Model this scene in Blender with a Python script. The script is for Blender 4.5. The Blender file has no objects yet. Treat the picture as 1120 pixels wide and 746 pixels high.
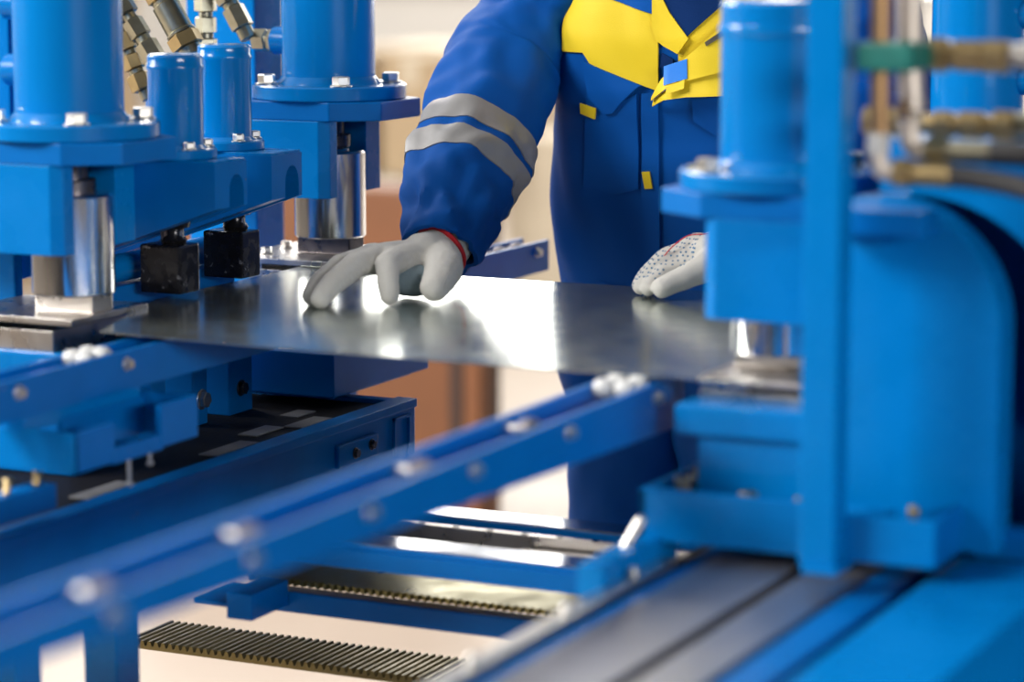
import bpy, bmesh, math, random
from mathutils import Vector, Matrix, noise
random.seed(7)
PI = math.pi
scene = bpy.context.scene
COL = scene.collection
V = Vector

# ------------------------------------------------------------------ materials
def nt(name):
    m = bpy.data.materials.new(name); m.use_nodes = True
    n = m.node_tree.nodes; l = m.node_tree.links
    return m, n, l, n['Principled BSDF']

def mat(name, col, rough=.5, metal=0., coat=0., var=0., scale=20., bump=0., bscale=200., spec=.5,
        chip=None, chip_scale=9., chip_at=.72, aniso=0., stretch=(1, 1, 1), rvar=0., sheen=0., emit=0.):
    m, n, l, b = nt(name)
    b.inputs['Base Color'].default_value = (*col, 1)
    b.inputs['Roughness'].default_value = rough
    b.inputs['Metallic'].default_value = metal
    b.inputs['Specular IOR Level'].default_value = spec
    b.inputs['Coat Weight'].default_value = coat
    b.inputs['Coat Roughness'].default_value = .12
    b.inputs['Anisotropic'].default_value = aniso
    b.inputs['Sheen Weight'].default_value = sheen
    if emit:
        b.inputs['Emission Color'].default_value = (*col, 1); b.inputs['Emission Strength'].default_value = emit
    tc = n.new('ShaderNodeTexCoord'); mp = n.new('ShaderNodeMapping'); mp.inputs['Scale'].default_value = stretch
    l.new(tc.outputs['Object'], mp.inputs['Vector'])
    src = None
    if var or rvar:
        t = n.new('ShaderNodeTexNoise'); t.inputs['Scale'].default_value = scale; t.inputs['Detail'].default_value = 5
        l.new(mp.outputs[0], t.inputs['Vector'])
        if var:
            mx = n.new('ShaderNodeMix'); mx.data_type = 'RGBA'
            mx.inputs[6].default_value = (*[c * (1 - var) for c in col], 1)
            mx.inputs[7].default_value = (*[min(1, c * (1 + var)) for c in col], 1)
            l.new(t.outputs['Fac'], mx.inputs[0]); src = mx.outputs[2]
        if rvar:
            mr = n.new('ShaderNodeMapRange'); mr.inputs[1].default_value = .3; mr.inputs[2].default_value = .7
            mr.inputs[3].default_value = max(.02, rough - rvar); mr.inputs[4].default_value = rough + rvar
            l.new(t.outputs['Fac'], mr.inputs[0]); l.new(mr.outputs[0], b.inputs['Roughness'])
    if chip:
        t2 = n.new('ShaderNodeTexNoise'); t2.inputs['Scale'].default_value = chip_scale; t2.inputs['Detail'].default_value = 8
        t2.inputs['Roughness'].default_value = .62
        l.new(tc.outputs['Object'], t2.inputs['Vector'])
        cr = n.new('ShaderNodeMapRange'); cr.inputs[1].default_value = chip_at; cr.inputs[2].default_value = chip_at + .02
        l.new(t2.outputs['Fac'], cr.inputs[0])
        m2 = n.new('ShaderNodeMix'); m2.data_type = 'RGBA'
        l.new(cr.outputs[0], m2.inputs[0])
        if src: l.new(src, m2.inputs[6])
        else: m2.inputs[6].default_value = (*col, 1)
        m2.inputs[7].default_value = (*chip, 1); src = m2.outputs[2]
    if src: l.new(src, b.inputs['Base Color'])
    if bump:
        t3 = n.new('ShaderNodeTexNoise'); t3.inputs['Scale'].default_value = bscale; t3.inputs['Detail'].default_value = 3
        l.new(mp.outputs[0], t3.inputs['Vector'])
        bp = n.new('ShaderNodeBump'); bp.inputs['Strength'].default_value = bump; bp.inputs['Distance'].default_value = .002
        l.new(t3.outputs['Fac'], bp.inputs['Height']); l.new(bp.outputs[0], b.inputs['Normal'])
    return m

M = {}
BLUE = (.0, .152, .45)
M['blue'] = mat('blue_paint', BLUE, .27, coat=.05, spec=.14, var=.10, scale=14, bump=.05, bscale=60, chip=(.05, .035, .03), chip_at=.765, rvar=.06)
M['gloss'] = mat('glossy_blue_paint', BLUE, .20, coat=.35, spec=.25, var=.08, scale=14, bump=.04, bscale=60, chip=(.05, .035, .03), chip_at=.765, rvar=.05, stretch=(1, 1, .25))
M['blue2'] = mat('worn_blue_paint', (.0, .118, .40), .36, coat=.03, spec=.12, var=.16, scale=18, bump=.08, bscale=70, chip=(.16, .12, .10), chip_at=.70, chip_scale=22)
M['steel'] = mat('polished_steel', (.72, .71, .70), .16, 1., aniso=.5, rvar=.06, scale=40, stretch=(1, 1, .08))
M['ground'] = mat('ground_steel', (.58, .55, .52), .30, 1., var=.12, scale=30, rvar=.08)
M['dark'] = mat('oiled_dark_steel', (.10, .09, .095), .30, .9, var=.35, scale=40, rvar=.1)
M['black'] = mat('blackened_steel', (.018, .017, .02), .25, .6, var=.5, scale=60, rvar=.1, chip=(.30, .29, .29), chip_at=.60, chip_scale=35)
M['sheet'] = mat('galvanised_sheet', (.55, .60, .555), .18, .92, var=.05, scale=25, rvar=.035)
M['zinc'] = mat('zinc_plate', (.66, .64, .60), .28, 1., var=.12, scale=60)
M['brass'] = mat('yellow_zinc_brass', (.40, .30, .15), .36, 1., var=.25, scale=60)
M['olive'] = mat('passivated_fitting', (.34, .32, .24), .32, 1., var=.25, scale=60)
M['copper'] = mat('brown_pipe', (.36, .22, .11), .38, .7, var=.15, scale=30)
M['silver'] = mat('bare_pipe', (.56, .50, .45), .42, .7, var=.08, scale=30)
M['rubber'] = mat('black_rubber', (.018, .017, .018), .45, bump=.1, bscale=300)
M['dull'] = mat('dull_grey_roller', (.16, .135, .135), .8, spec=.2, var=.2, scale=60)
M['nylon'] = mat('white_nylon', (.46, .46, .45), .35, var=.08, scale=60)
M['green'] = mat('green_tape', (.0, .12, .10), .6, var=.3, scale=80)
M['rack_dark'] = mat('oily_dark_rack', (.17, .135, .055), .38, .85, var=.25, scale=30, rvar=.1)
M['rack'] = mat('oily_yellow_rack', (.30, .26, .10), .34, .9, var=.15, scale=20, rvar=.1)
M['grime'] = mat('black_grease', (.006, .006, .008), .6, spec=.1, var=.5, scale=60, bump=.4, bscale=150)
M['label'] = mat('pale_tape', (.13, .13, .135), .5, var=.2, scale=50)
M['way'] = mat('polished_way', (.62, .64, .66), .12, 1., rvar=.04, scale=30, stretch=(.3, 1, 1))
M['slide'] = mat('worn_slide_steel', (.36, .355, .37), .36, .9, var=.12, scale=12, rvar=.08, stretch=(1, .2, 1))
M['cloth'] = mat('blue_workwear', (.0, .066, .30), .66, var=.12, scale=6, bump=.18, bscale=700, spec=.12)
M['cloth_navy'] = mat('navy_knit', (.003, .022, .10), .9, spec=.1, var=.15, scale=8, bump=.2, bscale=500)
M['yellow'] = mat('yellow_workwear', (.66, .48, .006), .62, var=.08, scale=8, bump=.18, bscale=700)
M['reflect'] = mat('reflective_tape', (.27, .265, .265), .45, .3, var=.06, scale=60)
M['label_blue'] = mat('blue_patch', (.003, .16, .60), .55, bump=.1, bscale=500)
M['red'] = mat('red_yarn', (.55, .01, .02), .8, bump=.3, bscale=600)
M['skin'] = mat('skin', (.52, .30, .21), .5, var=.06, scale=20)
M['hair'] = mat('dark_hair', (.025, .017, .012), .5, bump=.4, bscale=200)
M['boot'] = mat('black_leather', (.02, .02, .02), .45)
M['white_eye'] = mat('eye_white', (.8, .8, .78), .3)
M['iris'] = mat('dark_iris', (.03, .02, .015), .2)
M['lip'] = mat('lips', (.42, .17, .14), .5)
M['floor'] = mat('cream_concrete', (.41, .335, .27), .42, var=.16, scale=1.6, rvar=.1, bump=.05, bscale=30)
M['wall'] = mat('white_plaster', (.80, .78, .74), .8, var=.05, scale=1.)
M['brown'] = mat('rusty_brown_board', (.165, .056, .015), .65, var=.30, scale=5, bump=.1, bscale=40)
M['brown_gap'] = mat('dark_brown_gap', (.045, .018, .010), .7, var=.3, scale=8)
M['card'] = mat('tan_cardboard', (.45, .33, .20), .8, var=.08, scale=5)
M['card2'] = mat('pale_cardboard', (.62, .53, .40), .8, var=.08, scale=5)
M['pale'] = mat('cream_wrap', (.78, .74, .66), .6, var=.06, scale=4)
M['frame'] = mat('grey_window_frame', (.55, .54, .52), .5)
M['glow'] = mat('daylit_pane', (1., .985, .95), .3, emit=5.0)

# knit glove: woven bump; dotted grip on one side
def glove_mat(name, dots=None):
    m, n, l, b = nt(name)
    b.inputs['Roughness'].default_value = .88
    base = (.63, .61, .57)
    tc = n.new('ShaderNodeTexCoord')
    w = n.new('ShaderNodeTexWave'); w.inputs['Scale'].default_value = 190; w.inputs['Distortion'].default_value = 1.5
    w.inputs['Detail'].default_value = 2
    nz = n.new('ShaderNodeTexNoise'); nz.inputs['Scale'].default_value = 350
    l.new(tc.outputs['Object'], w.inputs['Vector']); l.new(tc.outputs['Object'], nz.inputs['Vector'])
    ad = n.new('ShaderNodeMath'); ad.operation = 'ADD'
    l.new(w.outputs['Fac'], ad.inputs[0]); l.new(nz.outputs['Fac'], ad.inputs[1])
    bp = n.new('ShaderNodeBump'); bp.inputs['Strength'].default_value = .35; bp.inputs['Distance'].default_value = .0012
    l.new(ad.outputs[0], bp.inputs['Height']); l.new(bp.outputs[0], b.inputs['Normal'])
    mx = n.new('ShaderNodeMix'); mx.data_type = 'RGBA'
    mx.inputs[6].default_value = (*[c * .9 for c in base], 1); mx.inputs[7].default_value = (*base, 1)
    l.new(nz.outputs['Fac'], mx.inputs[0])
    l.new(mx.outputs[2], b.inputs['Base Color'])
    return m
M['glove'] = glove_mat('white_knit_glove')
M['dot'] = mat('blue_grip_dot', (.05, .16, .30), .55)
M['dotted'] = mat('grey_blue_palm', (.25, .33, .38), .8, var=.15, scale=200, bump=.3, bscale=500)

# ------------------------------------------------------------------ geometry builder
class MB:
    def __init__(s): s.bm = bmesh.new()
    def _bev(s, geom_faces, bev, seg=2):
        if bev > 0:
            es = list({e for f in geom_faces for e in f.edges})
            bmesh.ops.bevel(s.bm, geom=es, offset=bev, segments=seg, affect='EDGES', profile=.6, clamp_overlap=True)
    def poly(s, base, top, bev=0.):
        """closed prism between two equal-length loops of points"""
        vb = [s.bm.verts.new(p) for p in base]; vt = [s.bm.verts.new(p) for p in top]; n = len(vb); fs = []
        fs.append(s.bm.faces.new(vb[::-1])); fs.append(s.bm.faces.new(vt))
        for i in range(n): fs.append(s.bm.faces.new((vb[i], vb[(i + 1) % n], vt[(i + 1) % n], vt[i])))
        bmesh.ops.recalc_face_normals(s.bm, faces=fs)
        s._bev(fs, bev); return s
    def box(s, x0, x1, y0, y1, z0, z1, bev=.0015):
        return s.poly([(x0, y0, z0), (x1, y0, z0), (x1, y1, z0), (x0, y1, z0)],
                      [(x0, y0, z1), (x1, y0, z1), (x1, y1, z1), (x0, y1, z1)], bev)
    def prism(s, pts, ax, a0, a1, bev=.0015):
        def mk(p, a): return {'X': (a, p[0], p[1]), 'Y': (p[0], a, p[1]), 'Z': (p[0], p[1], a)}[ax]
        return s.poly([mk(p, a0) for p in pts], [mk(p, a1) for p in pts], bev)
    def lathe(s, prof, c, d=(0, 0, 1), n=40, smooth=True):
        """prof: (distance along d, radius)"""
        d = V(d).normalized(); u = d.orthogonal().normalized(); w = d.cross(u); c = V(c); rings = []
        for h, r in prof:
            if r < 1e-6: rings.append([s.bm.verts.new(c + d * h)])
            else: rings.append([s.bm.verts.new(c + d * h + (u * math.cos(2 * PI * i / n) + w * math.sin(2 * PI * i / n)) * r) for i in range(n)])
        fs = []
        for a, b in zip(rings, rings[1:]):
            for i in range(n):
                j = (i + 1) % n
                if len(a) == 1 and len(b) == 1: continue
                if len(a) == 1: f = (a[0], b[i], b[j])
                elif len(b) == 1: f = (a[i], a[j], b[0])
                else: f = (a[i], a[j], b[j], b[i])
                fs.append(s.bm.faces.new(f))
        for rg, flip in ((rings[0], True), (rings[-1], False)):
            if len(rg) > 1: fs.append(s.bm.faces.new(rg[::-1] if flip else rg))
        bmesh.ops.recalc_face_normals(s.bm, faces=fs)
        if smooth:
            for f in fs:
                if len(f.verts) <= 4: f.smooth = True
        return s
    def cyl(s, p0, p1, r, n=40, ch=.0015):
        p0, p1 = V(p0), V(p1); L = (p1 - p0).length; ch = min(ch, L * .4, r * .4)
        return s.lathe([(0, r - ch), (ch, r), (L - ch, r), (L, r - ch)], p0, p1 - p0, n)
    def hexa(s, p0, p1, r, n=6, ch=.0012):
        p0, p1 = V(p0), V(p1); L = (p1 - p0).length
        return s.lathe([(0, r * .88), (ch, r), (L - ch, r), (L, r * .88)], p0, p1 - p0, n, smooth=False)
    def tube(s, pts, rad, n=14, cap=True, smooth_path=True):
        P = catmull(pts, 6) if smooth_path and len(pts) > 2 else [V(p) for p in pts]
        if isinstance(rad, (int, float)): R = [rad] * len(P)
        else:
            R = catmull([(r, 0, 0) for r in rad], 6) if smooth_path and len(pts) > 2 else [V((r, 0, 0)) for r in rad]
            R = [q.x for q in R]
        rings = []; up = None
        for i, p in enumerate(P):
            t = (P[min(i + 1, len(P) - 1)] - P[max(i - 1, 0)]).normalized()
            if up is None: up = t.orthogonal().normalized()
            up = (up - t * up.dot(t)).normalized(); w = t.cross(up)
            rings.append([s.bm.verts.new(p + (up * math.cos(2 * PI * k / n) + w * math.sin(2 * PI * k / n)) * R[i]) for k in range(n)])
        fs = []
        for a, b in zip(rings, rings[1:]):
            for k in range(n): fs.append(s.bm.faces.new((a[k], a[(k + 1) % n], b[(k + 1) % n], b[k])))
        for f in fs: f.smooth = True
        if cap: fs += [s.bm.faces.new(rings[0][::-1]), s.bm.faces.new(rings[-1])]
        bmesh.ops.recalc_face_normals(s.bm, faces=fs)
        return s
    def ball(s, c, r, sx=1, sy=1, sz=1, n=24):
        g = bmesh.ops.create_uvsphere(s.bm, u_segments=n, v_segments=n // 2, radius=r)
        for v in g['verts']: v.co = V((v.co.x * sx, v.co.y * sy, v.co.z * sz)) + V(c)
        for v in g['verts']:
            for f in v.link_faces: f.smooth = True
        return s
    def capsules(s, pts, rad, n=16):
        """chain of balls and cones for remeshing"""
        for (p, r) in zip(pts, rad): s.ball(p, r, n=n)
        for i in range(len(pts) - 1):
            a, b = V(pts[i]), V(pts[i + 1])
            if (b - a).length > 1e-5: s.lathe([(0, rad[i]), ((b - a).length, rad[i + 1])], a, b - a, n)
        return s
    def build(s, name, m, parent=None, loc=None):
        me = bpy.data.meshes.new(name); o = V(parent['_o']) if parent is not None and '_o' in parent else V(loc or (0, 0, 0))
        bmesh.ops.translate(s.bm, verts=s.bm.verts, vec=-o)
        for e in s.bm.edges:
            if len(e.link_faces) == 2 and e.calc_face_angle(0) > .62: e.smooth = False
        s.bm.to_mesh(me); s.bm.free()
        me.materials.append(M[m] if isinstance(m, str) else m)
        ob = bpy.data.objects.new(name, me); COL.objects.link(ob)
        if parent is not None:
            ob.parent = parent
            ob['_o'] = list(o)
        else: ob.location = o
        return ob

def catmull(pts, sub):
    P = [V(p) for p in pts]; out = []
    for i in range(len(P) - 1):
        p0, p1, p2, p3 = P[max(i - 1, 0)], P[i], P[i + 1], P[min(i + 2, len(P) - 1)]
        for k in range(sub):
            t = k / sub; t2 = t * t; t3 = t2 * t
            out.append(.5 * ((2 * p1) + (p2 - p0) * t + (2 * p0 - 5 * p1 + 4 * p2 - p3) * t2 + (3 * p1 - p0 - 3 * p2 + p3) * t3))
    out.append(P[-1]); return out

def thing(name, label, cat, loc, group=None):
    o = bpy.data.objects.new(name, None); COL.objects.link(o); o.location = loc
    o.empty_display_size = .05
    o['label'] = label; o['category'] = cat; o['_o'] = list(loc)
    if group: o['group'] = group
    return o
def tag(o, label, cat, group=None):
    o['label'] = label; o['category'] = cat
    if group: o['group'] = group
    return o
def struct(o): o['kind'] = 'structure'; return o

def bolt(parent, p, d=(0, 0, 1), r=.011, h=.011, m='zinc', washer=True):
    d = V(d).normalized(); p = V(p); b = MB()
    if washer: b.cyl(p, p + d * .002, r * 1.25, 20, .0005)
    b.hexa(p + d * (.002 if washer else 0), p + d * (h + .002), r)
    return b.build('bolt', m, parent)

# ------------------------------------------------------------------ setting
struct(MB().box(-22, 8, -3, 19, -.1, 0, 0).build('floor', 'floor'))
# back wall with tall windows
b = MB(); Y0, Y1 = 18.0, 18.25
edges = []
wins = [(-19.5, -15.6), (-14.9, -11.0), (-10.3, -6.4), (-5.7, -1.8), (-1.1, 2.8)]
x = -22.
for a, c in wins:
    b.box(x, a, Y0, Y1, 0, 7, 0); x = c
    b.box(a, c, Y0, Y1, 0, .9, 0); b.box(a, c, Y0, Y1, 6.2, 7, 0)
b.box(x, 8, Y0, Y1, 0, 7, 0)
struct(b.build('wall_back', 'wall'))
for i, (a, c) in enumerate(wins):
    w = struct(MB().box(a, c, Y0 + .05, Y0 + .12, .9, 6.2, 0).build('window_%d' % (i + 1), 'glow'))
    f = MB()
    for k in range(4):
        xx = a + (c - a) * k / 3; f.box(xx - .04, xx + .04, Y0 - .02, Y0 + .05, .9, 6.2, 0)
    for zz in (.9, 2.7, 4.5, 6.16): f.box(a, c, Y0 - .02, Y0 + .05, zz - .04, zz + .04, 0)
    f.build('window_frame', 'frame', w)
struct(MB().box(-22.25, -22, -3, 18, 0, 7, 0).build('wall_left', 'wall'))
struct(MB().box(-22, 8, 17.96, 18.0, 0, .14, 0).build('baseboard_back', 'frame'))

# ------------------------------------------------------------------ hydraulic presses
def press(name, label, cx, cy, s, dz, cr=.065, ports=(), fit=True, bolts=(-50, 40, 130, -140), foot=True, group=None, bh=.30):
    """s=+1: throat opens to +X, s=-1: opens to -X"""
    t = thing(name, label, 'press', (cx, cy, .955 + dz * 0), group)
    zt = 1.198 + dz
    # barrel
    b = MB(); b.lathe([(0, cr + .008), (.004, cr + .006), (.012, cr), (bh - .004, cr), (bh, cr - .003)], (cx, cy, zt - .001), n=64)
    barrel = b.build('barrel', 'gloss', t)
    # flange
    MB().lathe([(0, .106), (.002, .108), (.018, .108), (.020, .106)], (cx, cy, zt - .020), n=72).build('flange', 'gloss', t)
    for a in bolts:
        a = math.radians(a if s > 0 else 180 - a)
        bolt(t, (cx + .088 * math.cos(a), cy + .088 * math.sin(a), zt), r=.0125, h=.012)
    # mounting plate with cut corners at its open end
    def X(u): return cx + s * u
    pl = [(-.15, -.097), (.053, -.097), (.113, -.058), (.115, .055), (.055, .100), (-.15, .100)]
    MB().prism([(X(u), cy + v) for u, v in pl], 'Z', zt - .046, zt - .020, .002).build('mounting_plate', 'blue2', t)
    # channel bracket: two cheeks and a back web
    z0, z1 = zt - .152, zt - .046
    b = MB()
    b.prism([(X(u), cy + v) for u, v in [(-.15, -.097), (.036, -.097), (.050, -.088), (.050, -.068), (-.15, -.068)]], 'Z', z0, z1)
    b.prism([(X(u), cy + v) for u, v in [(-.15, .040), (.036, .040), (.036, .082), (.022, .090), (-.15, .090)]], 'Z', z0, z1)
    b.prism([(X(u), cy + v) for u, v in [(-.15, -.07), (-.075, -.07), (-.075, .05), (-.15, .05)]], 'Z', z0, z1)
    b.build('bracket', 'blue', t)
    # piston rod, ram
    b = MB(); b.cyl((cx, cy, zt - .12), (cx, cy, zt - .03), .021); b.cyl((cx, cy, zt - .088), (cx, cy, zt - .070), .030)
    b.build('piston_rod', 'dark', t)
    MB().lathe([(0, .048), (.002, .050), (.118, .050), (.121, .047), (.121, .030), (.124, .028)], (cx, cy, .984 + dz * .5), n=64).build('ram', 'steel', t)
    if foot:
        b = MB(); b.box(cx - .042, cx + .042, cy - .021, cy + .021,   .9605 + dz * .26, .985 + dz * .5, .002)
        b.build('ram_foot', 'dark' if dz == 0 else 'ground', t)  # middle press foot: its shade is put into a darker steel
    for (h, ang) in ports:
        d = V((math.cos(math.radians(ang)), math.sin(math.radians(ang)), 0)); p = V((cx, cy, zt + h)) + d * (cr - .004)
        pt = MB().cyl(p, p + d * .026, .019).build('port', 'blue', t)
        if fit:
            q = MB(); q.hexa(p + d * .026, p + d * .034, .016); q.cyl(p + d * .034, p + d * .037, .014); q.hexa(p + d * .037, p + d * .058, .0165)
            q.build('port_fitting', 'olive', pt)
    return t
pressA = press('hydraulic_press', 'blue hydraulic press on the left with its upper cylinder cropped by the frame edge', -1.893, 2.735, 1, -.011,
      ports=((.058, 180), (.137, 180)), fit=False)
pressB = press('hydraulic_press', 'blue hydraulic press left of the sleeve, its polished ram behind the white glove', -1.883, 3.35, 1, 0.,
      ports=((.058, 180),))
pressC = press('hydraulic_press', 'light blue hydraulic press on the right, partly behind the upright post', -.995, 2.745, -1, -.035, bh=.178)
pressD = press('hydraulic_press', 'blurred blue press cylinder behind the brass pipes in the upper right corner', -.962, 3.37, -1, -.035, cr=.058,
      ports=((.063, 0), (.145, 0)), fit=False)
# groove near the top of the right-hand barrel and its bolted head
b = MB()
b.lathe([(0, .060), (0, .0665), (.006, .068), (.012, .0665), (.012, .060)], (-.995, 2.745, 1.304), n=64)
b.build('barrel_collar', 'gloss', pressC)

# dies: hardened plates lying on the bolsters
def die(label, cx, cy, zt, w0, w1, d0, d1, bolts, zb):
    t = thing('die_plate', label, 'die', (cx, cy, zt - .03))
    MB().box(cx - w0, cx + w1, cy - d0, cy + d1, zt - .008, zt, .001).build('stripper_plate', 'ground', t)
    b = MB(); b.box(cx - w0, cx + w1 - .03, cy - d0 + .004, cy + d1, zb + .0004, zt - .016, .001)
    b.box(cx - w0, cx - w0 + .05, cy - d0 + .01, cy + d1 - .01, zt - .017, zt - .007, .0005)
    b.build('lower_plate', 'ground', t)
    for (x, y) in bolts: bolt(t, (x, y, zt), r=.008, h=.008)
    return t
die('ground steel die plates under the cropped left press', -1.905, 2.735, .958, .12, .062, .078, .085, [(-1.972, 2.79), (-1.975, 2.68)], .917)
die('polished steel die plate with bolts under the ram behind the glove', -1.905, 3.35, .960, .09, .13, .095, .10, [(-1.958, 3.30), (-1.968, 3.372), (-1.972, 3.262)], .930)
die('steel die plates under the light blue press on the right', -.975, 2.735, .951, .072, .10, .09, .085, [], .927)

# ------------------------------------------------------------------ blue columns carrying the left presses
def column(label, x0, x1, y0, y1, px, py0, py1, web=True):
    t = thing('press_column', label, 'column', ((x0 + x1) / 2, (y0 + y1) / 2, .767))
    MB().box(x0, x1, y0, y1, .777, 1.62, .003).build('upright', 'blue', t)
    MB().box(x0 - .015, x1 + .015, y0 - .02, y1 + .02, .767, .777, .002).build('foot_plate', 'blue2', t)
    if web: MB().box(x0 + .02, px, py0, py1, 1.05, 1.168, .002).build('web', 'blue2', t)
    return t
column('tall blue box column behind the two small clamp cylinders', -2.213, -2.095, 3.505, 3.586, -2.034, 3.36, 3.52)
column('blue box column hidden behind the cropped left press', -2.20, -2.058, 2.845, 2.862, -2.044, 2.70, 2.85)

# ------------------------------------------------------------------ clamp arms: tapered channels with an arched tip
def arm(label, y0, xr, xt):
    t = thing('clamp_beam', label, 'arm', (xt, y0, 1.07))
    sec = [(0, 1), (0, 0), (.034, 0), (.034, .35)] + [(.051 - .017 * math.cos(a), .35 + .38 * math.sin(a)) for a in [PI * k / 8 for k in range(1, 8)]] + [(.068, .35), (.068, 0), (.0765, 0), (.0765, 1)]
    zt, zl, zr = 1.127, 1.071, 1.071 - .35 * (xt - xr)
    b = MB()
    b.poly([(xt, y0 + u, zl + (zt - zl) * v) for u, v in sec], [(xr, y0 + u, zr + (zt - zr) * (v if v < .99 else 1)) for u, v in sec])
    b.build('channel', 'blue2', t)
    MB().box(xr, xt - .002, y0 + .001, y0 + .0755, 1.1265, 1.130, .0005).build('top_plate', 'blue', t)
    return t
arm('nearer blue tapered clamp arm with an arched tip, beside the left press', 2.870, -2.07, -1.775)
arm('farther blue tapered clamp arm with an arched tip, in front of the press bracket', 3.002, -2.10, -1.772)

def clamp(label, cx, cy, top):
    t = thing('clamp_cylinder', label, 'cylinder', (cx, cy, .962))
    r = .0345
    b = MB(); b.lathe([(0, r + .006), (.006, r), (top - .020, r), (top - .018, r + .0012), (top - .014, r + .0012), (top - .012, r), (top - .003, r), (top, r - .003)], (cx, cy, 1.141), n=48)
    b.build('barrel', 'gloss', t)
    MB().cyl((cx, cy, 1.130), (cx, cy, 1.142), .0505, 56).build('flange', 'blue', t)
    for a in (-35, 55, 145, 235):
        a = math.radians(a); bolt(t, (cx + .0415 * math.cos(a), cy + .0415 * math.sin(a), 1.142), r=.0075, h=.008)
    b = MB(); b.cyl((cx, cy, 1.02), (cx, cy, 1.13), .013); b.build('rod', 'dark', t)
    b = MB(); b.lathe([(0, .015), (.006, .017), (.012, .013), (.020, .013), (.022, .020), (.030, .023), (.036, .019)], (cx + .004, cy, 1.018), n=32)
    b.build('swivel_collar', 'black', t)
    MB().box(cx - .032, cx + .028, cy - .024, cy + .022, .9575, 1.019, .003).build('pressure_foot', 'black', t)
    return t
cA = clamp('front clamp cylinder standing right beside the cropped left press', -1.853, 2.907, .118)
cB = clamp('rear small clamp cylinder, nearer to the press behind the glove', -1.866, 3.045, .124)
# the feet hang slightly outward of the rods
for c in (cA, cB):
    for ch in c.children:
        if ch.name.startswith(('pressure_foot', 'swivel_collar', 'rod')): ch.location += V((-.022 if c is cA else -.018, .018 if c is cA else .045, 0))

t = thing('guide_tube', 'glossy blue round tube running behind the two black clamp feet', 'tube', (-1.95, 2.98, .93))
MB().cyl((-1.946, 2.86, .985), (-1.950, 3.16, .985), .018, 32).build('tube', 'blue', t)
MB().box(-2.03, -1.925, 2.86, 3.16, .931, .966, .002).build('support', 'blue2', t)

# ------------------------------------------------------------------ galvanised sheet
b = MB(); nx, ny = 60, 30; g = {}
for i in range(nx + 1):
    for j in range(ny + 1):
        u, v = i / nx, j / ny; xl = -1.79 - .088 * min(1, v / .40); x = xl + u * (-.97 - xl); y = 2.636 + v * .64
        z = .9495 + .002 * max(0, 1 - u / .32) ** 2 + .0025 * math.sin(u * PI) * 0 - .002 * math.sin(PI * u) * (1 - v)
        g[i, j] = (x, y, z)
def grid_solid(b, g, nx, ny, th):
    T = {k: b.bm.verts.new(p) for k, p in g.items()}; B = {k: b.bm.verts.new((p[0], p[1], p[2] - th)) for k, p in g.items()}
    for i in range(nx):
        for j in range(ny):
            f = b.bm.faces.new((T[i, j], T[i + 1, j], T[i + 1, j + 1], T[i, j + 1])); f.smooth = True
            f = b.bm.faces.new((B[i, j], B[i, j + 1], B[i + 1, j + 1], B[i + 1, j])); f.smooth = True
    for i in range(nx):
        b.bm.faces.new((T[i, 0], B[i, 0], B[i + 1, 0], T[i + 1, 0])); b.bm.faces.new((T[i, ny], T[i + 1, ny], B[i + 1, ny], B[i, ny]))
    for j in range(ny):
        b.bm.faces.new((T[0, j], T[0, j + 1], B[0, j + 1], B[0, j])); b.bm.faces.new((T[nx, j], B[nx, j], B[nx, j + 1], T[nx, j + 1]))
grid_solid(b, g, nx, ny, .0012)
tag(b.build('metal_sheet', 'sheet', loc=(-1.46, 2.95, .95)), 'shiny galvanised metal sheet lying across the machine under both gloved hands', 'metal sheet')

# ------------------------------------------------------------------ roller conveyors
def conveyor(label, xf, xb, y0, y1, zt0, zt1, zb0, zb1, bolts, rollers, ledge=False, legs=(), s=1):
    t = thing('roller_conveyor', label, 'conveyor', ((xf + xb) / 2, (y0 + y1) / 2, zb0))
    th = .007
    MB().prism([(y0, zb0), (y1, zb1), (y1, zt1), (y0, zt0)], 'X', xf - th, xf, .0012).build('side_plate', 'blue2', t)
    MB().prism([(y0, zb0), (y1, zb1), (y1, zt1), (y0, zt0)], 'X', xb, xb + th, .0012).build('side_plate', 'blue2', t)
    b = MB(); n = 5
    for k in range(n):
        y = y0 + (y1 - y0) * (k + .5) / n; f = (y - y0) / (y1 - y0); zb = zb0 + (zb1 - zb0) * f
        b.box(xb + th, xf - th, y - .02, y + .02, zb + .004, zb + .010, .001)
    b.build('cross_tie', 'blue2', t)
    for y in bolts:
        f = (y - y0) / (y1 - y0); z = (zt0 + (zt1 - zt0) * f) - .015
        bolt(t, (xf, y, z), (1, 0, 0), r=.0062, h=.006)
    for (y, m) in rollers:
        f = (y - y0) / (y1 - y0); z = (zt0 + (zt1 - zt0) * f) - (.003 if m == 'nylon' else .010)
        r = MB(); w = (xf - xb - 2 * th); xm = (xf + xb) / 2
        for q in ((-.24, .24) if m == 'nylon' else (.05,)):
            c = xm + q * w; r.lathe([(-.010, .004), (-.009, .0085), (-.004, .0105), (.004, .0105), (.009, .0085), (.010, .004)], (c, y, z), (1, 0, 0), 24)
        ro = r.build('roller', m, t)
        MB().cyl((xb + th, y, z), (xf - th, y, z), .0035, 12).build('axle', 'zinc', ro)
    for (y, zf) in legs:
        MB().box(xb + .005, xf - .008, y - .02, y + .02, 0, zf, .002).build('leg', 'blue', t)
    return t
conveyor('long blurred blue roller conveyor crossing the foreground to the right press', -1.09, -1.155, 1.25, 2.71, .945, .941, .925, .884,
         [1.42, 1.614, 1.808, 2.003, 2.202, 2.411, 2.632], [(1.645, 'dull'), (1.855, 'dull'), (2.155, 'dull'), (2.385, 'dark'), (2.600, 'nylon'), (2.632, 'nylon')], legs=[(1.30, .92)])
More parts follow.
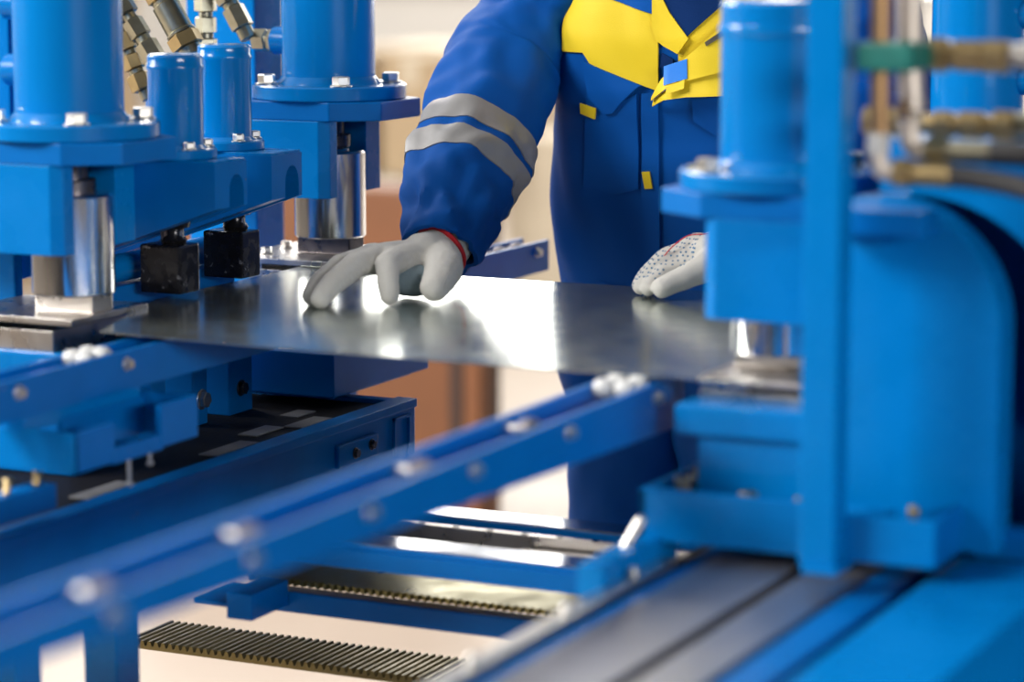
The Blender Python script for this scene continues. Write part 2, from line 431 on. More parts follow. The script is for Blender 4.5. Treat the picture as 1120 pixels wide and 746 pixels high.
conveyor('blue roller conveyor on the left below the sheet corner', -1.715, -1.765, 1.95, 2.985, .940, .943, .897, .896,
         [2.18, 2.37, 2.577, 2.788], [(2.30, 'dark'), (2.522, 'nylon'), (2.552, 'nylon'), (2.75, 'dark')])
conveyor('short blue roller conveyor end seen behind the sheet beside the worker', -1.745, -1.795, 3.40, 3.785, .9400, .9400, .893, .893,
         [3.74], [(3.72, 'dark'), (3.66, 'dark'), (3.60, 'dark')])

# ------------------------------------------------------------------ left machine: bolsters, bed and brackets
t = thing('press_bolster', 'light blue bolster block under the steel plates of the left press', 'bolster', (-1.92, 2.73, .86))
MB().box(-2.06, -1.828, 2.652, 2.83, .862, .917, .003).build('top_block', 'blue', t)
MB().box(-2.04, -1.86, 2.67, 2.82, .767, .863, .003).build('stem', 'blue2', t)
t = thing('press_bolster', 'dark blue bolster block under the sheet, below the press behind the glove', 'bolster', (-1.86, 3.34, .78))
MB().box(-1.99, -1.796, 3.20, 3.48, .782, .842, .002).build('top_block', 'blue2', t)
MB().box(-1.96, -1.83, 3.25, 3.45, .842, .930, .002).build('riser', 'blue2', t)
MB().box(-1.97, -1.815, 3.23, 3.46, .7745, .783, .002).build('stem', 'blue2', t)
bolt(t, (-1.885, 3.225, .842), r=.009)

t = thing('machine_bed', 'dark blue trough-shaped machine bed on the left with bolted cover plate', 'machine bed', (-1.85, 2.7, 0))
X1, X0 = -1.72, -2.255
b = MB(); b.box(X1 - .012, X1, 1.6, 3.292, .650, .772, .002); b.build('side_wall', 'blue2', t)
b = MB(); b.box(X1 - .028, X1 + .003, 1.6, 3.2925, .762, .774, .0015); b.build('lip', 'blue2', t)
b = MB(); b.box(X0, X1 - .012, 3.27, 3.292, .650, .772, .002); b.build('end_wall', 'blue2', t)
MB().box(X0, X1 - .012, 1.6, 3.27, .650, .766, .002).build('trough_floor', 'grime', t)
MB().box(X0 - .012, X0, 1.6, 3.292, .650, .772, .002).build('rear_wall', 'blue2', t)
MB().box(X1 - .002, X1 + .007, 3.065, 3.172, .716, .746, .002).build('cover_plate', 'blue2', t)
bolt(t, (X1 + .007, 3.108, .730), (1, 0, 0), r=.006, h=.004, m='dark'); bolt(t, (X1 + .007, 3.152, .734), (1, 0, 0), r=.006, h=.004, m='dark')
b = MB(); b.box(X1, X1 + .004, 3.225, 3.229, .70, .756, .0005); b.box(X1, X1 + .004, 3.268, 3.272, .70, .756, .0005); b.box(X1, X1 + .004, 3.225, 3.272, .752, .756, .0005)
b.build('panel_rim', 'blue2', t)
for (x, y, ln) in ((-1.775, 2.90, .10), (-1.80, 3.02, .07), (-1.775, 3.10, .08), (-1.82, 3.15, .05), (-1.775, 2.62, .10)):
    MB().box(x - .018, x + .010, y - ln / 2, y + ln / 2, .7662, .768, .0005).build('wear_strip', 'label', t)
for (y0, y1) in ((2.552, 2.60), (2.36, 2.407)):
    MB().box(X1 - .045, X1, y0, y1, 0, .652, .002).build('leg', 'blue', t)
MB().box(-2.262, -2.235, 3.29, 3.32, 0, .652, .002).build('leg', 'blue', t)
MB().box(-2.265, -1.99, 3.292, 3.62, .650, .766, .002).build('rear_plate', 'blue2', t)

# ribs of the bed behind the conveyor
for y in (2.91, 3.01):
    MB().box(-2.06, -1.90, y, y + .035, .766, .930, .002).build('rib', 'blue2', t)
MB().box(-2.06, -1.90, 3.10, 3.16, .766, .930, .002).build('rib', 'blue2', t)
bolt(t, (-1.90, 3.03, .80), (1, 0, 0), r=.011, h=.008); bolt(t, (-1.90, 3.13, .80), (1, 0, 0), r=.009, h=.006, m='dark')

t = thing('roller_bracket', 'blue U-shaped bracket box below the left roller conveyor, bright front face', 'bracket', (-1.72, 2.52, .835))
xb = -1.662
b = MB(); b.box(-1.86, xb, 2.394, 2.402, .837, .881, .001); b.build('front_cheek', 'blue', t)
b = MB(); b.box(xb - .008, xb, 2.396, 2.472, .837, .881, .001); b.build('near_face', 'blue2', t)
b = MB(); b.box(xb - .008, xb, 2.565, 2.642, .837, .885, .001); b.build('far_face', 'blue2', t)
b = MB(); b.box(xb - .075, xb - .008, 2.634, 2.642, .837, .885, .001); b.box(xb - .075, xb - .068, 2.47, 2.642, .837, .880, .001)
b.box(xb - .075, xb - .002, 2.47, 2.57, .834, .839, .001); b.box(xb - .008, xb - .001, 2.47, 2.57, .834, .852, .001); b.build('recess', 'blue2', t)
b = MB(); b.box(-1.86, xb - .07, 2.40, 2.63, .875, .900, .001); b.build('top_pad', 'blue', t)
for y, z in ((2.508, .806), (2.55, .822)):
    b = MB(); b.cyl((xb - .006, y, z), (xb - .006, y, .836), .0022, 10); b.cyl((xb - .006, y, z - .003), (xb - .006, y, z + .002), .0045, 10); b.build('hanging_screw', 'zinc', t)
t = thing('flat_bar', 'small blue flat bar with brass screws at the left frame edge', 'bar', (-1.75, 2.35, .79))
MB().prism([(2.12, .784), (2.45, .784), (2.45, .812), (2.12, .818)], 'X', -1.755, -1.725, .001).build('bar', 'blue2', t)
for y in (2.37, 2.425):
    b = MB(); b.cyl((-1.735, y, .812), (-1.735, y + .006, .826), .004, 12); b.ball((-1.735, y + .006, .828), .006, sz=.6, n=12); b.build('screw', 'brass', t)

# ------------------------------------------------------------------ bridge of guide rails between the two machines
t = thing('guide_rail_bridge', 'dark blue bridge with shiny guide rail and drilled strip between both machines', 'guide rail', (-1.40, 2.86, .66))
XA, XB = -1.716, -1.07
MB().box(XA, XB, 2.93, 2.985, .672, .700, .0015).build('beam', 'blue2', t)
MB().box(XA, XB, 2.752, 2.808, .672, .700, .0015).build('beam', 'blue2', t)
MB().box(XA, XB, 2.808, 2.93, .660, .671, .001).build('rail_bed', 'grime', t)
MB().box(XA, XB, 2.934, 2.984, .700, .7015, .0004).build('way_strip', 'way', t)
MB().box(XA, XB, 2.757, 2.806, .700, .7015, .0004).build('way_strip', 'way', t)
b = MB(); b.box(XA, XB, 2.893, 2.905, .671, .698, .0008); b.build('guide_strip', 'ground', t)
b = MB()
for k in range(3): b.box(-1.36, XB, 2.832 + k * .019, 2.842 + k * .019, .6711, .686, .001)
b.build('ribbed_way', 'ground', t)
for k in range(14):
    x = -1.69 + k * .046
    MB().cyl((x, 2.899, .6975), (x, 2.899, .6988), .0042, 14, .0003).build('screw_hole', 'black', t)
MB().box(XA, XB, 2.7475, 2.752, .672, .694, .0008).build('front_strip', 'blue2', t)

# ------------------------------------------------------------------ gear racks below
def rack(label, x0, x1, y0, y1, z, th, pitch, top):
    t = thing('gear_rack', label, 'gear rack', ((x0 + x1) / 2, (y0 + y1) / 2, z - th)); b = MB(); n = int((x1 - x0) / pitch)
    if top:
        prof = [(x0, z - th)]; 
        for k in range(n):
            a = x0 + k * pitch
            prof += [(a, z - .0065), (a + pitch * .22, z), (a + pitch * .55, z), (a + pitch * .77, z - .0065)]
        prof += [(x0 + n * pitch, z - .0065), (x0 + n * pitch, z - th)]
        b.poly([(p[0], y0, p[1]) for p in prof], [(p[0], y1, p[1]) for p in prof]); b.build('toothed_bar', 'rack_dark', t)
    else:
        prof = [(x0, y1)]
        for k in range(n):
            a = x0 + k * pitch
            prof += [(a, y0 + .0055), (a + pitch * .22, y0), (a + pitch * .55, y0), (a + pitch * .77, y0 + .0055)]
        prof += [(x0 + n * pitch, y0 + .0055), (x0 + n * pitch, y1)]
        b.poly([(p[0], p[1], z - th) for p in prof], [(p[0], p[1], z) for p in prof]); b.build('toothed_bar', 'rack', t)
    return t
rack('flat gear rack with side teeth just under the guide rail bridge', -1.716, -1.15, 2.835, 2.935, .625, .007, .0105, False)
r2 = rack('dark corrugated gear rack lowest in the picture, teeth facing up', -1.93, -1.10, 2.885, 2.990, .508, .011, .0105, True)
MB().box(-1.10, -1.06, 2.90, 2.98, 0, .508, .002).build('support_post', 'blue2', r2)
t = thing('cross_bar', 'blue cross bar with square end block below the gear rack', 'bar', (-1.4, 2.82, .58))
MB().box(-1.68, -1.12, 2.822, 2.850, .588, .614, .0015).build('bar', 'blue2', t)
MB().box(-1.685, -1.650, 2.735, 2.822, .597, .629, .0015).build('end_block', 'blue2', t)
MB().box(-1.74, -1.68, 2.75, 2.84, .606, .612, .001).build('tab', 'blue2', t)

# ------------------------------------------------------------------ right machine
t = thing('bolted_base_box', 'blue base box with bolts carrying the light blue press on the right', 'base', (-.98, 2.62, .79))
MB().box(-1.074, -.80, 2.552, 2.56, .792, .847, .002).build('front_wall', 'blue', t)
MB().box(-1.074, -1.066, 2.552, 2.95, .792, .846, .002).build('side_wall', 'blue', t)
MB().box(-1.066, -.80, 2.56, 2.95, .792, .806, .001).build('bottom', 'blue2', t)
MB().box(-1.034, -.80, 2.612, 2.90, .806, .899, .003).build('body', 'blue', t)
for x in (-.965, -.905): bolt(t, (x, 2.580, .8065), r=.011, h=.038, m='brass')
for k, x in enumerate((-1.045, -1.043)):
    b = MB(); b.hexa((x, 2.60 + .045 * k, .806), (x, 2.60 + .045 * k, .852), .009); b.build('bolt', 'olive', t)
t = thing('press_bolster', 'light blue chipped bolster plate under the dies of the right press', 'bolster', (-.97, 2.72, .89))
MB().box(-1.058, -.80, 2.605, 2.88, .895, .927, .004).build('plate', 'blue', t)
t = thing('upright_post', 'tall blue square post standing in front of the right press', 'post', (-.855, 2.48, .80))
MB().box(-.872, -.835, 2.470, 2.508, .803, 1.42, .003).build('tube', 'blue', t)
MB().box(-.866, -.830, 2.462, 2.515, .797, .805, .002).build('foot', 'blue', t)

def arch_pts(x0, x1, z0, z1, R, n=14):
    return [(x0, z0), (x1, z0)] + [(x1 - R + R * math.cos(a), z1 - R + R * math.sin(a)) for a in [PI / 2 * k / n for k in range(n + 1)]] + [(x0, z1)]
t = thing('press_housing', 'big blue rounded C-frame housing right of the post', 'press frame', (-.78, 2.62, .80))
MB().prism(arch_pts(-.870, -.7115, .802, 1.150, .125), 'Y', 2.598, 2.650, .003).build('front_panel', 'blue', t)
MB().box(-.88, -.775, 2.54, 2.596, 1.120, 1.146, .003).build('cap_plate', 'blue2', t)
t = thing('press_housing', 'second blue C-frame with a dark arched opening at the right frame edge', 'press frame', (-.65, 2.8, .80))
# plate with an arched throat
def frame_with_arch(b, x0, x1, z0, z1, cx0, cx1, cz, R, y0, y1):
    n = 16
    inner = [(cx0, z0)] + [(cx0, cz)] if False else []
    arc = [(cx1 - R + R * math.cos(PI / 2 * k / n), cz - R + R * math.sin(PI / 2 * k / n)) for k in range(n + 1)]
    pts = [(x1, z0), (x1, z1), (x0, z1), (x0, cz)] + arc[::-1] + [(cx1, z0)]
    b.prism(pts, 'Y', y0, y1, 0)
b = MB(); frame_with_arch(b, -.86, -.40, .802, 1.205, -.86, -.655, 1.150, .17, 2.668, 2.70); b.build('side_plate', 'blue', t)
b = MB(); frame_with_arch(b, -.86, -.40, .802, 1.205, -.86, -.655, 1.150, .17, 3.02, 3.05); b.build('side_plate', 'blue', t)
MB().box(-.86, -.40, 2.70, 3.02, 1.18, 1.204, .001).build('top_web', 'blue2', t)
MB().box(-.872, -.862, 2.655, 3.015, .905, 1.125, .001).build('shade_closure', 'blue2', t)  # unseen closure added to keep light out of the arched opening
MB().box(-.655, -.40, 2.70, 3.02, .802, .822, .001).build('floor_web', 'blue2', t)
MB().box(-.86, -.445, 2.99, 3.015, .50, 1.17, .001).build('inner_wall', 'blue2', t)
MB().box(-.445, -.405, 2.70, 3.04, .822, 1.18, .001).build('back_web', 'blue2', t)

t = thing('foot_bracket', 'blue bracket block at the foot of the rounded housing', 'bracket', (-.78, 2.52, .80))
MB().box(-.833, -.744, 2.500, 2.508, .805, .852, .002).build('front_plate', 'blue', t)
MB().box(-.833, -.744, 2.508, 2.595, .805, .815, .001).build('base_plate', 'blue2', t)
MB().box(-.752, -.744, 2.508, 2.595, .815, .850, .001).build('side_plate', 'blue2', t)
b = MB(); b.ball((-.775, 2.53, .8545), .006, n=14); b.cyl((-.775, 2.53, .81), (-.775, 2.53, .853), .004, 12); b.build('screw', 'brass', t)
t = thing('edge_strip', 'low blue strip with worn edge beside the rounded housing', 'strip', (-.68, 2.63, .79))
MB().box(-.744, -.60, 2.635, 2.66, .790, .822, .002).build('strip', 'blue2', t)

# slide table
t = thing('slide_table', 'slide table of two worn steel plates and blue bars in the bottom right foreground', 'slide table', (-.93, 2.2, .72))
YA, YB = 1.45, 2.95
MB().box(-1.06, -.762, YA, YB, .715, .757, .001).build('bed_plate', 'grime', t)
MB().box(-1.052, -1.030, YA, 2.55, .757, .777, .003).build('edge_bar', 'zinc', t)
MB().box(-1.026, -1.000, YA, YB, .757, .770, .002).build('side_bar', 'blue2', t)
MB().box(-.996, -.905, YA, YB, .757, .779, .002).build('slide_plate', 'slide', t)
MB().box(-.889, -.832, YA, YB, .757, .779, .002).build('slide_plate', 'slide', t)
MB().box(-.828, -.786, YA, YB, .757, .775, .002).build('side_bar', 'blue2', t)
for k, y in enumerate((2.10, 2.30, 2.46)):
    MB().ball((-1.041, y, .780), .007, n=12).build('bolt_head', 'zinc', t)
t2 = thing('drag_chain', 'greasy dark roller chain lying beside the slide plates', 'chain', (-.775, 2.2, .757))
b = MB()
for k in range(84):
    y = 1.6 + k * .0125; r = .0045
    b.lathe([(0, r * .6), (.002, r), (.014, r), (.016, r * .6)], (-.783, y, .7645), (1, 0, 0), 10)
    b.box(-.785, -.7825, y - .002, y + .0145, .760, .769, .0004); b.box(-.7685, -.766, y - .002, y + .0145, .760, .769, .0004)
b.build('links', 'dark', t2)
t = thing('machine_cover', 'plain blue cover panel filling the bottom right corner', 'cover', (-.70, 2.2, .74))
b = MB(); b.prism([(-.760, .758), (-.757, .790), (-.640, .790), (-.632, .782), (-.60, .758)], 'Y', 1.2, 2.632, .003); b.build('cover_panel', 'blue', t)
MB().box(-.60, -.40, 1.2, 2.95, 0, .757, .002).build('lower_panel', 'blue2', t)
MB().box(-.76, -.60, 1.2, 2.632, .66, .757, .001).build('inner_panel', 'blue2', t)

# pair of small stops on the side of the slide table
t = thing('stop_block', 'small bright blue stop block with steel screws beside the base box', 'stop block', (-1.075, 2.47, .75))
b = MB(); b.prism([(2.405, .764), (2.60, .764), (2.60, .797), (2.405, .797)], 'X', -1.078, -1.050, .002); b.build('block', 'blue', t)
for (y, z0, z1, dx) in ((2.400, .760, .742, -.012), (2.50, .797, .812, .014)):
    b = MB(); b.capsules([(-1.068, y, z0 - .004), (-1.068 + dx, y + .01, z1 + (.01 if z1 > z0 else -.01))], [.006, .006], 12); b.build('screw', 'zinc', t)
b = MB(); b.ball((-1.062, 2.57, .802), .010, n=16); b.build('knob', 'blue', t)

# legs of the right machine
t = thing('machine_stand', 'blue stand under the slide table at right', 'stand', (-.8, 2.3, 0))
for x, y in ((-1.0, 2.88), (-.80, 2.88), (-1.0, 1.5), (-.80, 1.5)): MB().box(x - .03, x + .03, y - .03, y + .03, 0, .715, .002).build('leg', 'blue2', t)

# ------------------------------------------------------------------ hydraulic pipes, hoses, fittings (right)
def fitting(b, p, d, segs):
    d = V(d).normalized(); p = V(p)
    for (L, r, n) in segs:
        if n >= 12: b.cyl(p, p + d * L, r, n, .001)
        else: b.hexa(p, p + d * L, r, n)
        p = p + d * L
    return p
t = thing('hydraulic_pipe', 'brown vertical pipe with white nut beside the post, elbowed to the lower hose', 'pipe', (-.809, 2.5, 1.19))
MB().tube([(-.811, 2.5, 1.55), (-.809, 2.5, 1.35), (-.807, 2.5, 1.21)], .0092).build('pipe', 'copper', t)
MB().hexa((-.809, 2.5, 1.204), (-.808, 2.5, 1.224), .0125).build('nut', 'nylon', t)
MB().tube([(-.808, 2.5, 1.206), (-.807, 2.5, 1.194), (-.800, 2.5, 1.1875), (-.785, 2.5, 1.187)], .0095).build('elbow', 'silver', t)
b = MB(); p = fitting(b, (-.792, 2.5, 1.187), (1, 0, -.02), [(.018, .0145, 6), (.003, .011, 16), (.035, .0115, 16)]); b.build('hose_fitting', 'brass', t)
MB().tube([p, p + V((.03, 0, -.002)), p + V((.08, -.005, -.010)), p + V((.16, -.02, -.032)), p + V((.26, -.05, -.07)), p + V((.55, -.08, -.26)), p + V((.75, -.05, -.60))], .0105).build('hose', 'rubber', t)
t = thing('hydraulic_pipe', 'pale metal pipe behind the brown one, elbowed to the upper hose', 'pipe', (-.78, 2.53, 1.2))
MB().tube([(-.786, 2.53, 1.55), (-.790, 2.53, 1.35), (-.786, 2.53, 1.245)], .0120).build('pipe', 'silver', t)
MB().hexa((-.788, 2.53, 1.236), (-.787, 2.53, 1.256), .0140).build('nut', 'ground', t)
MB().tube([(-.787, 2.53, 1.240), (-.786, 2.53, 1.216), (-.779, 2.53, 1.2065), (-.765, 2.53, 1.206)], .0100).build('elbow', 'silver', t)
b = MB(); p = fitting(b, (-.772, 2.53, 1.206), (1, 0, 0), [(.004, .011, 16), (.018, .0165, 6), (.003, .011, 16), (.040, .0115, 16)]); b.build('hose_fitting', 'olive', t)
MB().tube([p, p + V((.03, 0, 0)), p + V((.08, 0, -.004)), p + V((.2, -.02, -.03)), p + V((.55, -.05, -.20)), p + V((.80, -.02, -.55))], .0115).build('hose', 'rubber', t)
t = thing('pipe_clamp', 'green taped clamp joining the two vertical pipes', 'clamp', (-.79, 2.515, 1.297))
b = MB(); b.box(-.828, -.772, 2.482, 2.552, 1.283, 1.310, .005); b.build('wrap', 'green', t)
t = thing('hydraulic_fitting', 'upper row of brass couplings with grey hose end, right of the green clamp', 'fitting', (-.77, 2.56, 1.29))
b = MB(); p = fitting(b, (-.800, 2.56, 1.296), (1, 0, -.01), [(.020, .010, 16), (.020, .0175, 6), (.006, .012, 16), (.028, .0155, 6), (.026, .0165, 6)]); b.build('coupling', 'brass', t)
b = MB(); p = fitting(b, p, (1, 0, 0), [(.006, .010, 16), (.03, .014, 16)]); b.build('hose_ferrule', 'ground', t)
MB().tube([p, p + V((.06, 0, 0)), p + V((.2, 0, -.02)), p + V((.55, .02, -.15)), p + V((.85, .05, -.50))], .013).build('hose', 'rubber', t)
t = thing('hydraulic_fitting', 'lower row of brass couplings running behind both pipes', 'fitting', (-.80, 2.62, 1.22))
b = MB(); p = fitting(b, (-.862, 2.62, 1.226), (1, 0, -.01), [(.016, .015, 6), (.008, .010, 16), (.018, .015, 6), (.030, .010, 16), (.020, .014, 6), (.006, .010, 16), (.024, .0145, 6), (.010, .011, 16), (.022, .0165, 6)]); b.build('coupling', 'brass', t)
b = MB(); p = fitting(b, p, (1, 0, 0), [(.045, .0145, 16)]); b.build('hose_ferrule', 'olive', t)
MB().tube([p, p + V((.06, 0, 0)), p + V((.2, 0, -.02)), p + V((.55, .02, -.15)), p + V((.85, .05, -.50))], .013).build('hose', 'rubber', t)

# hydraulic hoses and couplings (left)
def coupling(label, pts, segs, m, hose=True, hm='rubber'):
    """chain of hex couplings from pts[0] to pts[1]; hose continues upward"""
    a, c = V(pts[0]), V(pts[1]); d = (c - a).normalized(); L = (c - a).length
    t = thing('hydraulic_fitting', label, 'fitting', tuple(a)); tot = sum(s[0] for s in segs); k = L / tot
    q = a
    for (l, r, n) in segs:
        b = MB()
        if n >= 12: b.cyl(q, q + d * l * k, r, n, .001); nm = 'sleeve'
        else: b.hexa(q, q + d * l * k, r, n); nm = 'nut'
        b.build(nm, m if nm == 'nut' else 'olive', t); q = q + d * l * k
    if hose: MB().tube([q - d * .004, q + d * .06, q + d * .16 + V((0, 0, .05)), q + d * .2 + V((0, 0, .25))], .012).build('hose', hm, t)
    return t
S1 = [(1, .0085, 16), (1.6, .0165, 6), (.5, .011, 16), (1.4, .0155, 6), (.5, .010, 16), (1.7, .0165, 6), (1., .012, 16), (1.4, .0150, 6)]
coupling('steel couplings rising straight behind the rear clamp cylinder', [(-2.083, 3.35, 1.215), (-2.082, 3.35, 1.36)], S1, 'olive')
coupling('large tilted hose coupling behind the front clamp cylinder', [(-2.010, 3.2, 1.240), (-2.085, 3.2, 1.36)], [(.8, .017, 16), (1.2, .0235, 6), (.3, .021, 16), (2.6, .0195, 12), (.4, .017, 16), (1.4, .0215, 6), (.6, .015, 16), (1.2, .019, 6)], 'brass')
coupling('tilted hose coupling beside the left press, upper of two', [(-2.058, 3.2, 1.215), (-2.160, 3.2, 1.36)], S1, 'olive')
coupling('hose coupling beside the left press, lower of two', [(-2.085, 3.2, 1.178), (-2.140, 3.2, 1.300)], S1, 'brass', hose=False)
coupling('tilted coupling meeting the port of the middle press', [(-2.000, 3.33, 1.258), (-2.060, 3.33, 1.36)], [(.9, .012, 16), (1.7, .0165, 6), (.4, .012, 16), (1.5, .0175, 6), (.4, .012, 16), (1.2, .0185, 6)], 'olive')

# ------------------------------------------------------------------ background stock, far behind the worker
t = thing('wooden_crate', 'rusty brown wooden crate standing on the floor behind the sheet', 'crate', (-3.1, 5.8, 0))
MB().box(-3.75, -2.83, 5.6, 5.80, .09, .80, .01).build('panel', 'brown', t)
MB().box(-2.838, -2.800, 5.598, 5.80, .09, .78, .004).build('gap_strip', 'brown_gap', t)  # dark strip standing in for the shaded gap between two crates
MB().box(-2.800, -2.757, 5.60, 5.66, .05, .79, .006).build('corner_board', 'brown', t)
for x in (-3.6, -3.2, -2.85): MB().box(x - .06, x + .06, 5.62, 5.78, 0, .09, .004).build('skid', 'brown', t)
def carton(label, x0, x1, y0, y1, z0, z1, m, group=None):
    t = thing('cardboard_box', label, 'box', ((x0 + x1) / 2, (y0 + y1) / 2, z0))
    MB().box(x0, x1, y0, y1, z0, z1, .01).build('carton', m, t)
    MB().box((x0 + x1) / 2 - .03, (x0 + x1) / 2 + .03, y0 - .003, y1 + .003, z1 - .10, z1 + .003, .001).build('tape', 'card2' if m != 'card2' else 'pale', t)
carton('low pale wrapped stack behind the brown crate', -5.6, -4.55, 8.6, 9.4, 0, .50, 'pale')
carton('tan cardboard box between the press and the sleeve, on the pale stack', -5.25, -4.72, 8.7, 9.3, .504, .94, 'card')
carton('tan cardboard box nearest the sleeve on the pale stack', -4.69, -4.45, 8.72, 9.3, .504, .93, 'card')
carton('blurred tan box seen left of the cropped press cylinder', -7.3, -6.3, 8.8, 9.6, 0, 1.15, 'card')
carton('pale cardboard box seen between sleeve and jacket', -4.42, -3.75, 9.2, 9.9, 0, .62, 'card2')
carton('long cream box on the floor far behind the other boxes', -7.0, -4.4, 12.6, 13.6, 0, .75, 'card2')

# ------------------------------------------------------------------ worker
W = thing('person', 'person in blue and yellow work jacket and white gloves leaning over the sheet', 'person', (-1.43, 3.60, 0))
TOR = [  # z, cx, cy, rx, ry
    (.82, -1.440, 3.605, .178, .125), (.90, -1.440, 3.598, .186, .130), (.98, -1.438, 3.585, .194, .133), (1.04, -1.433, 3.572, .196, .132),
    (1.12, -1.422, 3.550, .192, .132), (1.20, -1.408, 3.522, .192, .130), (1.27, -1.395, 3.498, .190, .122), (1.33, -1.384, 3.478, .165, .106),
    (1.37, -1.376, 3.468, .125, .090), (1.40, -1.372, 3.462, .085, .075), (1.43, -1.368, 3.456, .070, .068)]
def tor(z):
    if z <= TOR[0][0]: return TOR[0][1:]
    for a, c in zip(TOR, TOR[1:]):
        if z <= c[0]:
            f = (z - a[0]) / (c[0] - a[0]); f = f * f * (3 - 2 * f) * .5 + f * .5
            return tuple(a[i] + (c[i] - a[i]) * f for i in range(1, 5))
    return TOR[-1][1:]
EXP = 2.5
def sgnpow(c, e): return math.copysign(abs(c) ** e, c)
def fold(x, z, y=0.):
    # long diagonal cloth folds on the torso
    q = V((x * 5.5 + z * 3.0, z * 2.2 - x * 1.5, y * 4))
    n = noise.noise(q * 1.3 + V((3.1, .7, 0))) * .6 + noise.noise(q * 2.9 + V((8, 1, 2))) * .3
    n2 = noise.noise(V((x * 30 + z * 9, z * 10 - x * 6, y * 10)))
    return .017 * n + .003 * n2
def tor_pt(th, z, off=0.):
    cx, cy, rx, ry = tor(z); c, s_ = math.cos(th), math.sin(th)
    x = cx + rx * sgnpow(c, 2 / EXP); y = cy + ry * sgnpow(s_, 2 / EXP)
    k = fold(x, z, y) + off
    n = V((c / rx, s_ / ry, 0)).normalized()
    return V((x + n.x * k, y + n.y * k, z))
def front(x, z, off=0.):
    """front surface point above plan position x"""
    y0 = tor(z)[1] - tor(z)[3]; k = y0 / 3.44; x *= k; z = 1.426 + (z - 1.426) * k
    cx, cy, rx, ry = tor(z); u = max(-.995, min(.995, (x - cx) / rx)); yy = (1 - abs(u) ** EXP) ** (1 / EXP)
    th = math.atan2(-sgnpow(yy, EXP / 2), sgnpow(u, EXP / 2))
    return tor_pt(th, z, off)
b = MB(); NZ, NT = 90, 96; rings = []
for i in range(NZ + 1):
    z = .82 + (1.43 - .82) * i / NZ
    rings.append([b.bm.verts.new(tor_pt(2 * PI * k / NT, z)) for k in range(NT)])
for r0, r1 in zip(rings, rings[1:]):
    for k in range(NT):
        f = b.bm.faces.new((r0[k], r0[(k + 1) % NT], r1[(k + 1) % NT], r1[k])); f.smooth = True
b.bm.faces.new(rings[0][::-1])

def sleeve_fn(pts, rad, seed):
    P = catmull(pts, 10); R = [q.x for q in catmull([(r, 0, 0) for r in rad], 10)]
    fr = []; up = None
    for i, p in enumerate(P):
        t = (P[min(i + 1, len(P) - 1)] - P[max(i - 1, 0)]).normalized()
        if up is None: up = V((0, -1, 0))
        up = (up - t * up.dot(t)).normalized(); fr.append((p, t, up.copy(), t.cross(up)))
    N = len(P) - 1
    def S(f, th, off=0.):
        x = max(0, min(N - 1e-6, f * N)); i = int(x); w = x - i
        p = fr[i][0].lerp(fr[i + 1][0], w); u = fr[i][2].lerp(fr[i + 1][2], w); v = fr[i][3].lerp(fr[i + 1][3], w); r = R[i] + (R[i + 1] - R[i]) * w
        c, s_ = math.cos(th), math.sin(th)
        amp = .0165 * (.35 + .65 * abs(math.cos(f * PI * 1.2)))
        q = V((c * 1.5, s_ * 1.5, f * 10 + .9 * math.sin(th + seed)))
        k = amp * (noise.noise(q + V((seed, 0, 0))) * .9 + noise.noise(V((c * 3, s_ * 3, f * 22)) + V((0, seed, 0))) * .45)
        return p + (u * c + v * s_) * (r + k + off)
    return S
SR = sleeve_fn([(-1.535, 3.490, 1.385), (-1.572, 3.480, 1.345), (-1.617, 3.455, 1.290), (-1.643, 3.412, 1.227), (-1.630, 3.340, 1.172), (-1.620, 3.255, 1.105), (-1.611, 3.185, 1.048), (-1.600, 3.132, 1.002)],
               [.060, .076, .073, .081, .083, .078, .064, .049], 2.)
SL = sleeve_fn([(-1.215, 3.490, 1.385), (-1.180, 3.500, 1.345), (-1.150, 3.520, 1.250), (-1.140, 3.520, 1.170), (-1.180, 3.410, 1.100), (-1.228, 3.318, 1.036), (-1.246, 3.288, 1.012)],
               [.060, .076, .074, .074, .068, .056, .048], 5.)
def add_sleeve(b, S, n=120, m=56):
    rs = [[b.bm.verts.new(S(i / n, 2 * PI * k / m)) for k in range(m)] for i in range(n + 1)]
    # turned-in hem
    rs.append([b.bm.verts.new(S(1., 2 * PI * k / m, -.006)) for k in range(m)])
    rs.append([b.bm.verts.new(S(.96, 2 * PI * k / m, -.010)) for k in range(m)])
    for r0, r1 in zip(rs, rs[1:]):
        for k in range(m):
            f = b.bm.faces.new((r0[k], r0[(k + 1) % m], r1[(k + 1) % m], r1[k])); f.smooth = True
    b.bm.faces.new(rs[0][::-1])
add_sleeve(b, SR); add_sleeve(b, SL)
bmesh.ops.recalc_face_normals(b.bm, faces=b.bm.faces)
jacket = b.build('jacket', 'cloth', W)

